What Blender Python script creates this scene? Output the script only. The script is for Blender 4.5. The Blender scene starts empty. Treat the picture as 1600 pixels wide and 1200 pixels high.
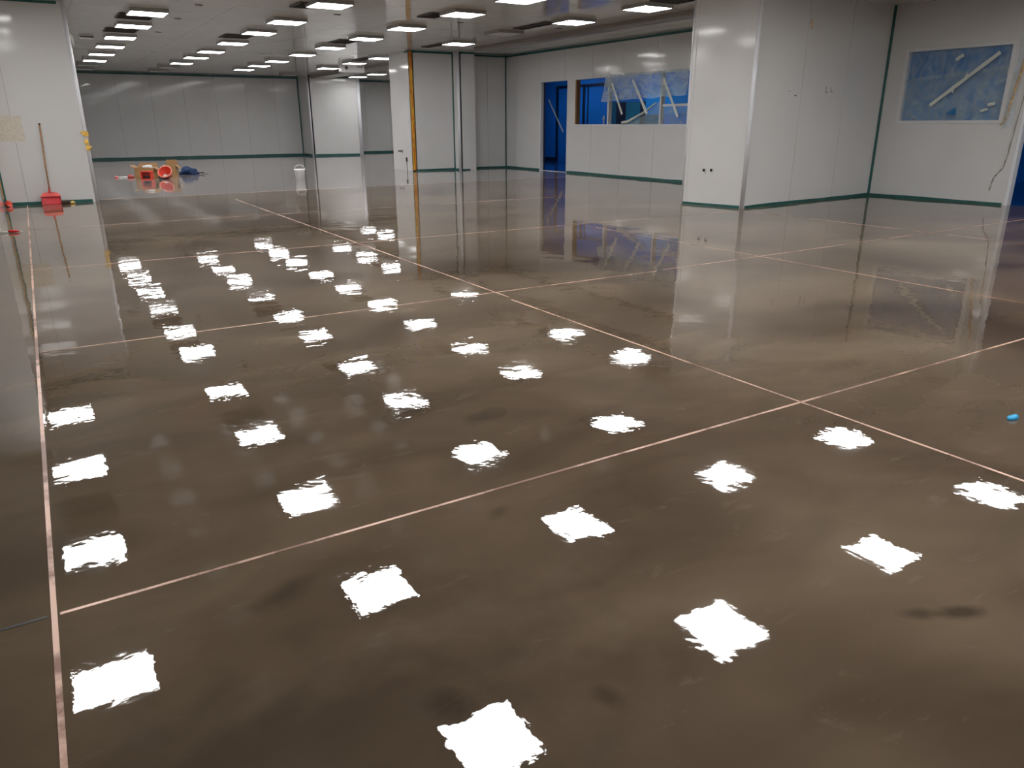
import bpy, bmesh, math, random
from mathutils import Vector, Matrix
random.seed(7)
S = bpy.context.scene
COL = S.collection

# ------------------------------------------------------------------ camera, world, exposure
RR = ((0.8501733655, -0.5264934759, -0.0031414131),
      (-0.1755801087, -0.2778888848, -0.9444307244),
      (0.4963636510, 0.8034814171, -0.3286955101))
cam = bpy.data.cameras.new('camera')
cam_o = bpy.data.objects.new('camera', cam)
COL.objects.link(cam_o)
M = Matrix.Identity(4)
for i in range(3):
    M[i][0] = RR[0][i]
    M[i][1] = -RR[1][i]
    M[i][2] = -RR[2][i]
M[2][3] = 1.25
cam_o.matrix_world = M
cam.sensor_width = 36.0
cam.lens = 36.0 * 1167.43 / 1600.0
cam.clip_start = 0.05
cam.clip_end = 200
S.camera = cam_o
W = bpy.data.worlds.new('world')
S.world = W
W.use_nodes = True
W.node_tree.nodes['Background'].inputs[0].default_value = (0.5, 0.55, 0.6, 1)
W.node_tree.nodes['Background'].inputs[1].default_value = 0.02
S.view_settings.view_transform = 'Standard'
S.view_settings.look = 'None'
S.view_settings.gamma = 1.0
S.view_settings.use_curve_mapping = False
S.view_settings.exposure = 0.0
LAMP = 23.0          # radiance of a lit ceiling panel
CEIL = 3.12

# ------------------------------------------------------------------ materials
def new_mat(name):
    m = bpy.data.materials.new(name)
    m.use_nodes = True
    nt = m.node_tree
    return m, nt, nt.nodes['Principled BSDF']

def simple(name, col, rough=0.5, metal=0.0, spec=0.5, var=0.06, scale=8.0, bump=0.0, bscale=30.0, coat=0.0):
    m, nt, p = new_mat(name)
    p.inputs['Roughness'].default_value = rough
    p.inputs['Metallic'].default_value = metal
    p.inputs['Specular IOR Level'].default_value = spec
    if coat:
        p.inputs['Coat Weight'].default_value = coat
        p.inputs['Coat Roughness'].default_value = 0.12
    tc = nt.nodes.new('ShaderNodeTexCoord')
    nz = nt.nodes.new('ShaderNodeTexNoise')
    nz.inputs['Scale'].default_value = scale
    nz.inputs['Detail'].default_value = 4
    nt.links.new(tc.outputs['Object'], nz.inputs['Vector'])
    rp = nt.nodes.new('ShaderNodeValToRGB')
    rp.color_ramp.elements[0].position = 0.3
    rp.color_ramp.elements[1].position = 0.7
    rp.color_ramp.elements[0].color = tuple(c * (1 - var) for c in col) + (1,)
    rp.color_ramp.elements[1].color = tuple(min(1, c * (1 + var)) for c in col) + (1,)
    nt.links.new(nz.outputs['Fac'], rp.inputs['Fac'])
    nt.links.new(rp.outputs['Color'], p.inputs['Base Color'])
    if bump:
        n2 = nt.nodes.new('ShaderNodeTexNoise')
        n2.inputs['Scale'].default_value = bscale
        n2.inputs['Detail'].default_value = 2
        nt.links.new(tc.outputs['Object'], n2.inputs['Vector'])
        b = nt.nodes.new('ShaderNodeBump')
        b.inputs['Strength'].default_value = 1.0
        b.inputs['Distance'].default_value = bump
        nt.links.new(n2.outputs['Fac'], b.inputs['Height'])
        nt.links.new(b.outputs['Normal'], p.inputs['Normal'])
    return m

m_panel = simple('wall_panel_enamel', (0.605, 0.602, 0.598), 0.085, spec=0.38, var=0.02, scale=1.3, bump=0.0014, bscale=2.2)
m_matte = simple('wall_panel_film_covered', (0.58, 0.572, 0.56), 0.6, var=0.02)
m_ceil = simple('ceiling_panel_enamel', (0.62, 0.595, 0.56), 0.07, var=0.03, scale=0.9, bump=0.0005, bscale=1.5)
m_back = simple('panel_core', (0.36, 0.355, 0.345), 0.6)
m_ceilback = simple('ceiling_core', (0.10, 0.095, 0.09), 0.7)
m_trim = simple('white_aluminium', (0.68, 0.69, 0.73), 0.28, var=0.02)
m_frame = simple('window_aluminium', (0.62, 0.62, 0.63), 0.35, var=0.03)
m_green = simple('green_tape', (0.009, 0.090, 0.082), 0.45, var=0.25, scale=14)
m_house = simple('lamp_housing', (0.30, 0.29, 0.28), 0.4)
m_dark = simple('vent_dark', (0.025, 0.022, 0.02), 0.6)
m_slat = simple('vent_slat', (0.055, 0.043, 0.035), 0.5)
m_unlit = simple('unlit_diffuser', (0.62, 0.62, 0.61), 0.3)
m_beam = simple('beam_paint', (0.20, 0.172, 0.15), 0.35, var=0.05)
m_blue = simple('blue_wall', (0.006, 0.15, 0.62), 0.35, var=0.12, scale=0.8)  # plain blue base colour for the rooms beyond
m_bluefloor = simple('blue_floor', (0.004, 0.06, 0.24), 0.12, var=0.2, scale=0.6)  # dark glossy blue base colour
m_navy = simple('navy_frame', (0.002, 0.008, 0.035), 0.4)
m_teal = simple('teal_panel', (0.012, 0.10, 0.20), 0.3)
m_bright = simple('lit_band_blue', (0.01, 0.25, 0.75), 0.35)
m_backblue = simple('window_blue_sheet', (0.015, 0.22, 0.58), 0.35)
m_red = simple('red_plastic', (0.62, 0.02, 0.03), 0.3, var=0.1)
m_redor = simple('orange_red_plastic', (0.72, 0.06, 0.03), 0.35, var=0.1)
m_pink = simple('pale_red_plastic', (0.75, 0.12, 0.11), 0.35, var=0.1)
m_rim = simple('salmon_rim', (0.85, 0.30, 0.22), 0.4)
m_wood = simple('brown_wood', (0.36, 0.19, 0.085), 0.5, var=0.25, scale=20)
m_brushb = simple('dark_brush_block', (0.035, 0.016, 0.008), 0.4)
m_bristle = simple('yellow_bristle', (0.62, 0.45, 0.12), 0.7, var=0.3, scale=60)
m_card = simple('cardboard', (0.40, 0.235, 0.10), 0.8, var=0.12, scale=12)
m_cardin = simple('cardboard_inner', (0.30, 0.17, 0.075), 0.85, var=0.12, scale=12)
m_white = simple('white_plastic', (0.88, 0.88, 0.89), 0.3, var=0.02)
m_paper = simple('white_paper', (0.7, 0.7, 0.7), 0.8)
m_black = simple('black_fabric', (0.012, 0.012, 0.013), 0.8, var=0.3)
m_blk = simple('black_plastic', (0.015, 0.015, 0.016), 0.4)
m_navyf = simple('navy_fabric', (0.004, 0.026, 0.095), 0.75, var=0.35, scale=25)
m_beige = simple('beige_residue', (0.57, 0.53, 0.45), 0.6, var=0.10, scale=30)
m_foam = simple('sealing_foam', (0.62, 0.37, 0.12), 0.7, var=0.3, scale=18)
m_foamp = simple('pale_foam', (0.60, 0.48, 0.32), 0.7, var=0.25, scale=25)
m_tapew = simple('pale_masking_tape', (0.60, 0.63, 0.58), 0.5, var=0.06)
m_yel = simple('yellow_tape_scrap', (0.75, 0.46, 0.08), 0.5, var=0.2, scale=40)
m_grey = simple('grey_marks', (0.11, 0.11, 0.115), 0.6)
m_string = simple('torn_adhesive', (0.26, 0.235, 0.21), 0.8, var=0.5, scale=25)
m_cyan = simple('cyan_reflection', (0.01, 0.38, 0.72), 0.25, var=0.2, scale=90)  # reflected blue put into the lump's own colour
m_tear = simple('bare_blue_glass', (0.008, 0.15, 0.36), 0.3)
m_navyboard = simple('teal_board', (0.012, 0.14, 0.26), 0.3)
m_brown = simple('brown_reveal', (0.20, 0.10, 0.035), 0.7)

def mat_copper():
    m, nt, p = new_mat('copper_tape')
    tc = nt.nodes.new('ShaderNodeTexCoord')
    nz = nt.nodes.new('ShaderNodeTexNoise')
    nz.inputs['Scale'].default_value = 1.7
    nz.inputs['Detail'].default_value = 6
    nz.inputs['Roughness'].default_value = 0.7
    nt.links.new(tc.outputs['Object'], nz.inputs['Vector'])
    rp = nt.nodes.new('ShaderNodeValToRGB')
    rp.color_ramp.elements[0].position = 0.42
    rp.color_ramp.elements[0].color = (0.22, 0.105, 0.07, 1)
    rp.color_ramp.elements[1].position = 0.52
    rp.color_ramp.elements[1].color = (0.70, 0.46, 0.36, 1)
    nt.links.new(nz.outputs['Fac'], rp.inputs['Fac'])
    nt.links.new(rp.outputs['Color'], p.inputs['Base Color'])
    p.inputs['Metallic'].default_value = 0.25
    p.inputs['Roughness'].default_value = 0.33
    return m
m_copper = mat_copper()

def mat_orange_tape():
    m, nt, p = new_mat('orange_printed_tape')
    tc = nt.nodes.new('ShaderNodeTexCoord')
    mp = nt.nodes.new('ShaderNodeMapping')
    mp.inputs['Scale'].default_value = (8, 8, 3.2)
    nt.links.new(tc.outputs['Object'], mp.inputs['Vector'])
    nz = nt.nodes.new('ShaderNodeTexNoise')
    nz.inputs['Scale'].default_value = 1.6
    nz.inputs['Detail'].default_value = 3
    nt.links.new(mp.outputs['Vector'], nz.inputs['Vector'])
    rp = nt.nodes.new('ShaderNodeValToRGB')
    rp.color_ramp.elements[0].position = 0.44
    rp.color_ramp.elements[0].color = (0.64, 0.36, 0.035, 1)
    rp.color_ramp.elements[1].position = 0.58
    rp.color_ramp.elements[1].color = (0.55, 0.17, 0.015, 1)
    nt.links.new(nz.outputs['Fac'], rp.inputs['Fac'])
    nt.links.new(rp.outputs['Color'], p.inputs['Base Color'])
    p.inputs['Roughness'].default_value = 0.4
    return m
m_otape = mat_orange_tape()

def mat_lamp():
    m, nt, p = new_mat('lit_diffuser')
    p.inputs['Base Color'].default_value = (0.8, 0.8, 0.8, 1)
    p.inputs['Emission Color'].default_value = (1.0, 0.99, 0.98, 1)
    p.inputs['Emission Strength'].default_value = LAMP
    return m
m_lamp = mat_lamp()

def mat_film(name, alpha, col, rough=0.25, bscale=9.0, bdist=0.02, stretch=(1, 1.0, 0.45)):
    m, nt, p = new_mat(name)
    out = nt.nodes['Material Output']
    p.inputs['Base Color'].default_value = col + (1,)
    p.inputs['Roughness'].default_value = rough
    tr = nt.nodes.new('ShaderNodeBsdfTransparent')
    tr.inputs[0].default_value = (0.93, 0.95, 0.97, 1)
    tc = nt.nodes.new('ShaderNodeTexCoord')
    mp = nt.nodes.new('ShaderNodeMapping')
    mp.inputs['Scale'].default_value = stretch
    nt.links.new(tc.outputs['Object'], mp.inputs['Vector'])
    nz = nt.nodes.new('ShaderNodeTexNoise')
    nz.inputs['Scale'].default_value = bscale
    nz.inputs['Detail'].default_value = 5
    nz.inputs['Distortion'].default_value = 1.2
    nt.links.new(mp.outputs['Vector'], nz.inputs['Vector'])
    b = nt.nodes.new('ShaderNodeBump')
    b.inputs['Distance'].default_value = bdist
    nt.links.new(nz.outputs['Fac'], b.inputs['Height'])
    nt.links.new(b.outputs['Normal'], p.inputs['Normal'])
    mr = nt.nodes.new('ShaderNodeMapRange')
    mr.inputs['From Min'].default_value = 0.35
    mr.inputs['From Max'].default_value = 0.75
    mr.inputs['To Min'].default_value = alpha - 0.10
    mr.inputs['To Max'].default_value = alpha + 0.22
    nt.links.new(nz.outputs['Fac'], mr.inputs['Value'])
    mx = nt.nodes.new('ShaderNodeMixShader')
    nt.links.new(mr.outputs['Result'], mx.inputs[0])
    nt.links.new(tr.outputs[0], mx.inputs[1])
    nt.links.new(p.outputs[0], mx.inputs[2])
    nt.links.new(mx.outputs[0], out.inputs['Surface'])
    return m
m_film = mat_film('plastic_film', 0.15, (0.50, 0.62, 0.72), bdist=0.012)
m_film2 = mat_film('thick_plastic_film', 0.26, (0.50, 0.62, 0.66), bscale=5.0, bdist=0.015, stretch=(1, 0.8, 0.9))
m_film3 = mat_film('hanging_plastic_film', 0.42, (0.50, 0.61, 0.63), bscale=6.0, bdist=0.015, stretch=(1, 0.6, 1.2))
m_glass = mat_film('window_film_clear', 0.12, (0.5, 0.6, 0.7), rough=0.08)

def mat_floor():
    m, nt, p = new_mat('polished_epoxy_floor')
    L = nt.links
    tc = nt.nodes.new('ShaderNodeTexCoord')
    def noise(scale, detail=3, rough=0.5, dist=0.0, mapping=None):
        n = nt.nodes.new('ShaderNodeTexNoise')
        n.inputs['Scale'].default_value = scale
        n.inputs['Detail'].default_value = detail
        n.inputs['Roughness'].default_value = rough
        n.inputs['Distortion'].default_value = dist
        if mapping:
            mp = nt.nodes.new('ShaderNodeMapping')
            mp.inputs['Rotation'].default_value = (0, 0, mapping[0])
            mp.inputs['Scale'].default_value = mapping[1]
            mp.inputs['Location'].default_value = (3.1, 1.7, 0)
            L.new(tc.outputs['Object'], mp.inputs['Vector'])
            L.new(mp.outputs['Vector'], n.inputs['Vector'])
        else:
            L.new(tc.outputs['Object'], n.inputs['Vector'])
        return n
    def math_(op, a, b, clamp=False):
        n = nt.nodes.new('ShaderNodeMath')
        n.operation = op
        n.use_clamp = clamp
        for k, v in enumerate((a, b)):
            if isinstance(v, (int, float)):
                n.inputs[k].default_value = v
            else:
                L.new(v, n.inputs[k])
        return n.outputs[0]
    # mottled brown pigment, swirled by the trowel
    n1 = noise(0.6, 3, 0.5, 0.8)
    rp = nt.nodes.new('ShaderNodeValToRGB')
    e = rp.color_ramp.elements
    e[0].position, e[0].color = 0.28, (0.076, 0.053, 0.035, 1)
    e[1].position, e[1].color = 0.72, (0.192, 0.148, 0.102, 1)
    k = e.new(0.5); k.color = (0.134, 0.098, 0.066, 1)
    L.new(n1.outputs['Fac'], rp.inputs['Fac'])
    nb = noise(1.3, 3, 0.5, 0.7, (0.35, (1.0, 1.9, 1.0)))
    mrb = nt.nodes.new('ShaderNodeMapRange')
    mrb.inputs['From Min'].default_value = 0.3
    mrb.inputs['From Max'].default_value = 0.7
    mrb.inputs['To Min'].default_value = 0.78
    mrb.inputs['To Max'].default_value = 1.20
    L.new(nb.outputs['Fac'], mrb.inputs['Value'])
    vm = nt.nodes.new('ShaderNodeVectorMath')
    vm.operation = 'SCALE'
    L.new(rp.outputs['Color'], vm.inputs[0])
    L.new(mrb.outputs['Result'], vm.inputs['Scale'])
    # thin pale scuffs
    n2 = noise(3.4, 5, 0.7, 0.5, (0.5, (1.0, 2.6, 1.0)))
    mr = nt.nodes.new('ShaderNodeMapRange')
    mr.inputs['From Min'].default_value = 0.60
    mr.inputs['From Max'].default_value = 0.80
    mr.inputs['To Max'].default_value = 0.45
    L.new(n2.outputs['Fac'], mr.inputs['Value'])
    mix = nt.nodes.new('ShaderNodeMix')
    mix.data_type = 'RGBA'
    L.new(mr.outputs['Result'], mix.inputs[0])
    L.new(vm.outputs['Vector'], mix.inputs[6])
    mix.inputs[7].default_value = (0.24, 0.20, 0.155, 1)
    col = mix.outputs[2]
    # dark stains: shoe prints and spots with their own place on the floor
    sep = nt.nodes.new('ShaderNodeSeparateXYZ')
    nw = noise(9.0, 3)
    L.new(tc.outputs['Object'], sep.inputs[0])
    wob = math_('MULTIPLY', math_('SUBTRACT', nw.outputs['Fac'], 0.5), 1.3)
    for (x, y, rx, ry, ang, amt) in ((1.93, 0.81, 0.062, 0.030, -0.45, 0.75), (1.82, 0.87, 0.048, 0.026, -0.5, 0.6),
                                (0.60, 1.23, 0.05, 0.06, 0.2, 0.6), (0.40, 1.87, 0.10, 0.05, 0.5, 0.5),
                                (1.55, 2.75, 0.12, 0.06, 0.3, 0.45), (1.15, 1.95, 0.05, 0.03, 0.3, 0.4), (0.92, 1.07, 0.03, 0.04, 0.2, 0.5), (0.35, 1.25, 0.62, 0.42, 0.2, 0.42)):
        dx = math_('SUBTRACT', sep.outputs[0], x)
        dy = math_('SUBTRACT', sep.outputs[1], y)
        ca, sa = math.cos(ang), math.sin(ang)
        u = math_('DIVIDE', math_('ADD', math_('MULTIPLY', dx, ca), math_('MULTIPLY', dy, sa)), rx)
        v = math_('DIVIDE', math_('SUBTRACT', math_('MULTIPLY', dy, ca), math_('MULTIPLY', dx, sa)), ry)
        d = math_('SQRT', math_('ADD', math_('MULTIPLY', u, u), math_('MULTIPLY', v, v)), 0)
        f = math_('MULTIPLY', math_('SUBTRACT', 1.35, math_('ADD', d, wob), True), amt, True)
        mx = nt.nodes.new('ShaderNodeMix')
        mx.data_type = 'RGBA'
        L.new(f, mx.inputs[0])
        L.new(col, mx.inputs[6])
        mx.inputs[7].default_value = (0.036, 0.026, 0.019, 1)
        col = mx.outputs[2]
    # beyond the farthest copper joint the coat is paler and dusty
    nd = noise(3.0, 6, 0.7, 1.0, (0.0, (1.0, 4.0, 1.0)))
    far = math_('MULTIPLY', math_('GREATER_THAN', sep.outputs[1], 15.52),
                math_('ADD', 0.45, math_('MULTIPLY', nd.outputs['Fac'], 0.7)), True)
    mx = nt.nodes.new('ShaderNodeMix')
    mx.data_type = 'RGBA'
    L.new(far, mx.inputs[0])
    L.new(col, mx.inputs[6])
    mx.inputs[7].default_value = (0.25, 0.235, 0.23, 1)
    col = mx.outputs[2]
    L.new(col, p.inputs['Base Color'])
    # gloss: a wet-looking resin coat with duller worn patches
    n3 = noise(1.4, 5, 0.6, 0.8)
    r = nt.nodes.new('ShaderNodeMapRange')
    r.inputs['From Min'].default_value = 0.45
    r.inputs['From Max'].default_value = 0.8
    r.inputs['To Min'].default_value = 0.012
    r.inputs['To Max'].default_value = 0.055
    L.new(n3.outputs['Fac'], r.inputs['Value'])
    L.new(r.outputs['Result'], p.inputs['Roughness'])
    p.inputs['IOR'].default_value = 1.55
    # trowelled waviness
    w1 = noise(FLOOR_W1[0], 2, 0.5, 0.4)
    w2 = noise(FLOOR_W2[0], 3, 0.55, 0.3)
    w3 = noise(FLOOR_W3[0], 2, 0.5)
    hgt = math_('ADD', math_('ADD', math_('MULTIPLY', w1.outputs['Fac'], FLOOR_W1[1]),
                math_('MULTIPLY', w2.outputs['Fac'], FLOOR_W2[1])), math_('MULTIPLY', w3.outputs['Fac'], FLOOR_W3[1]))
    b = nt.nodes.new('ShaderNodeBump')
    b.inputs['Strength'].default_value = 1.0
    b.inputs['Distance'].default_value = 1.0
    L.new(hgt, b.inputs['Height'])
    L.new(b.outputs['Normal'], p.inputs['Normal'])
    return m
FLOOR_W1 = (1.2, 0.0030)
FLOOR_W2 = (4.8, 0.0008)
FLOOR_W3 = (40.0, 0.00006)
m_floor = mat_floor()

# ------------------------------------------------------------------ mesh helpers
def bbox(bm, x0, x1, y0, y1, z0, z1):
    v = [bm.verts.new(p) for p in ((x0, y0, z0), (x1, y0, z0), (x1, y1, z0), (x0, y1, z0),
                                   (x0, y0, z1), (x1, y0, z1), (x1, y1, z1), (x0, y1, z1))]
    for f in ((0, 3, 2, 1), (4, 5, 6, 7), (0, 1, 5, 4), (1, 2, 6, 5), (2, 3, 7, 6), (3, 0, 4, 7)):
        bm.faces.new([v[i] for i in f])
    return v

def finish(name, bm, mat, parent=None, smooth=False, bevel=0.0, seg=2):
    if bevel:
        bmesh.ops.bevel(bm, geom=list(bm.edges), offset=bevel, segments=seg, affect='EDGES', profile=0.5)
    bmesh.ops.recalc_face_normals(bm, faces=bm.faces)
    me = bpy.data.meshes.new(name)
    bm.to_mesh(me)
    bm.free()
    me.materials.append(mat)
    if smooth:
        for pl in me.polygons:
            pl.use_smooth = True
    o = bpy.data.objects.new(name, me)
    COL.objects.link(o)
    if parent:
        o.parent = parent
    return o

def box(name, x0, x1, y0, y1, z0, z1, mat, parent=None, bevel=0.0):
    bm = bmesh.new()
    bbox(bm, min(x0, x1), max(x0, x1), min(y0, y1), max(y0, y1), min(z0, z1), max(z0, z1))
    return finish(name, bm, mat, parent, bevel=bevel)

def tag(o, label, cat, group=None):
    o['label'] = label
    o['category'] = cat
    if group:
        o['group'] = group
    return o

def struct(o):
    o['kind'] = 'structure'
    return o

def thing(name, label, cat, loc=(0, 0, 0), rz=0.0, group=None):
    o = bpy.data.objects.new(name, None)
    o.empty_display_size = 0.1
    COL.objects.link(o)
    o.location = loc
    o.rotation_euler = (0, 0, rz)
    return tag(o, label, cat, group)

def tube_bm(bm, pts, r, n=8, cap=True):
    pts = [Vector(p) for p in pts]
    rs = r if isinstance(r, (list, tuple)) else [r] * len(pts)
    rings = []
    up = Vector((0, 0, 1))
    prev = None
    for i, p in enumerate(pts):
        t = (pts[min(i + 1, len(pts) - 1)] - pts[max(i - 1, 0)]).normalized()
        if prev is None:
            a = t.cross(up)
            if a.length < 1e-3:
                a = t.cross(Vector((1, 0, 0)))
        else:
            a = prev - t * prev.dot(t)
        a.normalize()
        prev = a
        b = t.cross(a)
        rings.append([bm.verts.new(p + (a * math.cos(2 * math.pi * k / n) + b * math.sin(2 * math.pi * k / n)) * rs[i]) for k in range(n)])
    for i in range(len(rings) - 1):
        for k in range(n):
            bm.faces.new((rings[i][k], rings[i][(k + 1) % n], rings[i + 1][(k + 1) % n], rings[i + 1][k]))
    if cap:
        bm.faces.new(list(reversed(rings[0])))
        bm.faces.new(rings[-1])

def tube(name, pts, r, mat, parent=None, n=8):
    bm = bmesh.new()
    tube_bm(bm, pts, r, n)
    return finish(name, bm, mat, parent, smooth=True)

def lathe(name, prof, mat, parent=None, n=28, cap=True):
    bm = bmesh.new()
    rings = []
    for r, z in prof:
        rings.append([bm.verts.new((r * math.cos(2 * math.pi * k / n), r * math.sin(2 * math.pi * k / n), z)) for k in range(n)])
    for i in range(len(rings) - 1):
        for k in range(n):
            bm.faces.new((rings[i][k], rings[i][(k + 1) % n], rings[i + 1][(k + 1) % n], rings[i + 1][k]))
    if cap:
        bm.faces.new(rings[0])
    else:
        for k in range(n):
            bm.faces.new((rings[-1][k], rings[-1][(k + 1) % n], rings[0][(k + 1) % n], rings[0][k]))
    return finish(name, bm, mat, parent, smooth=True)

def prism(name, poly, d, mat, parent=None, bevel=0.0):
    """poly: list of 3-D points of one face, d: extrusion vector."""
    bm = bmesh.new()
    a = [bm.verts.new(p) for p in poly]
    d = Vector(d)
    b = [bm.verts.new(Vector(p) + d) for p in poly]
    n = len(a)
    bm.faces.new(a)
    bm.faces.new(list(reversed(b)))
    for i in range(n):
        bm.faces.new((a[i], b[i], b[(i + 1) % n], a[(i + 1) % n]))
    return finish(name, bm, mat, parent, bevel=bevel)

def lump(name, r, scale, mat, parent=None, loc=(0, 0, 0), amp=0.22, seed=0, sub=3, flat=True):
    rnd = random.Random(seed)
    bm = bmesh.new()
    bmesh.ops.create_icosphere(bm, subdivisions=sub, radius=r)
    from mathutils import noise
    off = Vector((rnd.uniform(-9, 9), rnd.uniform(-9, 9), rnd.uniform(-9, 9)))
    for v in bm.verts:
        d = noise.noise(v.co / r * 1.1 + off) * amp * 1.4 + noise.noise(v.co / r * 3.3 + off) * amp * 0.6
        v.co *= (1 + d)
        v.co = Vector((v.co.x * scale[0], v.co.y * scale[1], v.co.z * scale[2]))
    if flat:
        zmin = -0.55 * r * scale[2]
        for v in bm.verts:
            v.co.z = max(v.co.z, zmin) - zmin
    for v in bm.verts:
        v.co += Vector(loc)
    return finish(name, bm, mat, parent, smooth=True)

# ------------------------------------------------------------------ walls
class Frame:
    """local frame of a wall: u along p0->p1, n towards the room."""
    def __init__(s, p0, p1):
        s.p0 = Vector((p0[0], p0[1], 0))
        d = Vector((p1[0] - p0[0], p1[1] - p0[1], 0))
        s.L = d.length
        s.u = d.normalized()
        s.n = Vector((s.u.y, -s.u.x, 0))     # room is on the right-hand side of p0->p1
    def pt(s, u, n, z):
        return s.p0 + s.u * u + s.n * n + Vector((0, 0, z))
    def cells(s, u0, u1, z0, z1, holes):
        cuts = sorted({u0, u1} | {min(max(h[k], u0), u1) for h in holes for k in (0, 1)})
        out = []
        for a, b in zip(cuts, cuts[1:]):
            if b - a < 1e-4:
                continue
            mid = (a + b) / 2
            hz = [h for h in holes if h[0] < mid < h[1]]
            if not hz:
                out.append((a, b, z0, z1))
            else:
                h = hz[0]
                if h[2] - z0 > 0.01:
                    out.append((a, b, z0, h[2]))
                if z1 - h[3] > 0.01:
                    out.append((a, b, h[3], z1))
        return out
    def boxbm(s, bm, u0, u1, n0, n1, z0, z1):
        v = [bm.verts.new(s.pt(*p)) for p in ((u0, n0, z0), (u1, n0, z0), (u1, n1, z0), (u0, n1, z0),
                                              (u0, n0, z1), (u1, n0, z1), (u1, n1, z1), (u0, n1, z1))]
        for f in ((0, 3, 2, 1), (4, 5, 6, 7), (0, 1, 5, 4), (1, 2, 6, 5), (2, 3, 7, 6), (3, 0, 4, 7)):
            bm.faces.new([v[i] for i in f])
    def box(s, name, u0, u1, n0, n1, z0, z1, mat, parent=None, bevel=0.0):
        bm = bmesh.new()
        s.boxbm(bm, u0, u1, n0, n1, z0, z1)
        return finish(name, bm, mat, parent, bevel=bevel)

PT = 0.012
def wall(name, p0, p1, thick=0.1, holes=(), pw=1.18, first=None, panels=True, mat=None, pmat=None, z1=CEIL):
    f = Frame(p0, p1)
    bm = bmesh.new()
    for a, b, za, zb in f.cells(0, f.L, 0, z1, holes):
        f.boxbm(bm, a, b, -thick, -PT if panels else 0, za, zb)
    w = struct(finish(name, bm, mat or (m_back if panels else m_panel)))
    if panels:
        edges = [0.0]
        x = first if first is not None else pw
        while x < f.L - 0.15:
            edges.append(x)
            x += pw
        edges.append(f.L)
        for a, b in zip(edges, edges[1:]):
            g0 = 0.0 if a == 0 else 0.0035
            g1 = 0.0 if b == f.L else 0.0035
            for c in f.cells(a + g0, b - g1, 0.0, z1, holes):
                f.box('wall_panel', c[0], c[1], -PT, 0.0, c[2], c[3], pmat or m_panel, w)
    return f, w

TN = [0]
def trim(o):
    TN[0] += 1
    o.name = 'trim_%d' % TN[0]
    return struct(o)

def tapeline(f, u0, u1, z0=0.0, z1=0.05, n0=0.0, n1=0.004):
    """slightly uneven strip of tape along the foot or head of a wall."""
    bm = bmesh.new()
    k = max(2, int((u1 - u0) / 0.35))
    top = [z1 + random.uniform(-0.006, 0.006) for _ in range(k + 1)]
    vs = []
    for i in range(k + 1):
        u = u0 + (u1 - u0) * i / k
        vs.append([bm.verts.new(f.pt(u, n0, z0)), bm.verts.new(f.pt(u, n1, z0)), bm.verts.new(f.pt(u, n1, top[i])), bm.verts.new(f.pt(u, n0, top[i]))])
    for a, b in zip(vs, vs[1:]):
        for j in range(4):
            bm.faces.new((a[j], a[(j + 1) % 4], b[(j + 1) % 4], b[j]))
    bm.faces.new(vs[0]); bm.faces.new(list(reversed(vs[-1])))
    return trim(finish('trim', bm, m_green))

def vtape(x, y, w=0.045, z0=0.0, z1=CEIL):
    bm = bmesh.new()
    bmesh.ops.create_cone(bm, cap_ends=True, segments=8, radius1=w / 2, radius2=w / 2, depth=z1 - z0,
                          matrix=Matrix.Translation((x, y, (z0 + z1) / 2)))
    return trim(finish('trim', bm, m_green, smooth=False))

def post(x, y, r=0.035, z1=CEIL, mat=None):
    bm = bmesh.new()
    bmesh.ops.create_cone(bm, cap_ends=True, segments=20, radius1=r, radius2=r, depth=z1, matrix=Matrix.Translation((x, y, z1 / 2)))
    return trim(finish('trim', bm, mat or m_trim, smooth=True))

# --- left block (the wall the dustpan leans on)
fL, wL = wall('wall_left', (-0.47, 15.1), (0.87, 15.1), 0.12, first=0.33)
wall('wall_near_left', (-0.47, 11.516), (-0.47, 15.1), 0.1, pw=1.18)
wall('wall_bay_end', (-5.0, 11.5), (-0.47, 11.5), 0.1, pw=1.18)
wall('wall_bay_left', (-5.0, -8), (-5.0, 11.5), 0.1)
wall('wall_far_left', (0.87, 15.22), (0.87, 33.5), 0.1)
post(0.875, 15.125, 0.036)
tapeline(fL, 0.03, 1.28)
tapeline(fL, 0.0, 1.27, CEIL - 0.04, CEIL)
vtape(-0.46, 15.09)
# --- far wall
fF, wF = wall('wall_far', (0.87, 33.5), (10.15, 33.5), 0.1)
tapeline(fF, 0, fF.L, 0, 0.075)
tapeline(fF, 0, fF.L, CEIL - 0.06, CEIL)
vtape(10.14, 33.49, 0.07)
# --- far pier
fP1, _ = wall('wall_pier_side', (10.15, 33.5), (10.15, 32.2), 0.1, panels=True)
fP2, _ = wall('wall_pier_front', (10.15, 32.2), (12.3, 32.2), 0.1, pw=2.3)
wall('wall_pier_right', (12.3, 32.214), (12.3, 34.5), 0.1)
tapeline(fP1, 0, fP1.L, 0, 0.07)
tapeline(fP2, 0.05, fP2.L - 0.1, 0, 0.07)
tapeline(fP2, 0, fP2.L, CEIL - 0.05, CEIL)
post(10.16, 32.21, 0.04); post(12.3, 32.2, 0.075)
fR2, _ = wall('wall_far_right', (12.3, 34.5), (17.0, 34.5), 0.1)
tapeline(fR2, 0.1, fR2.L, 0, 0.08)
tapeline(fR2, 0, fR2.L, CEIL - 0.05, CEIL)
wall('wall_far_east', (17.0, 34.5), (17.0, 24.2), 0.1)
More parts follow.
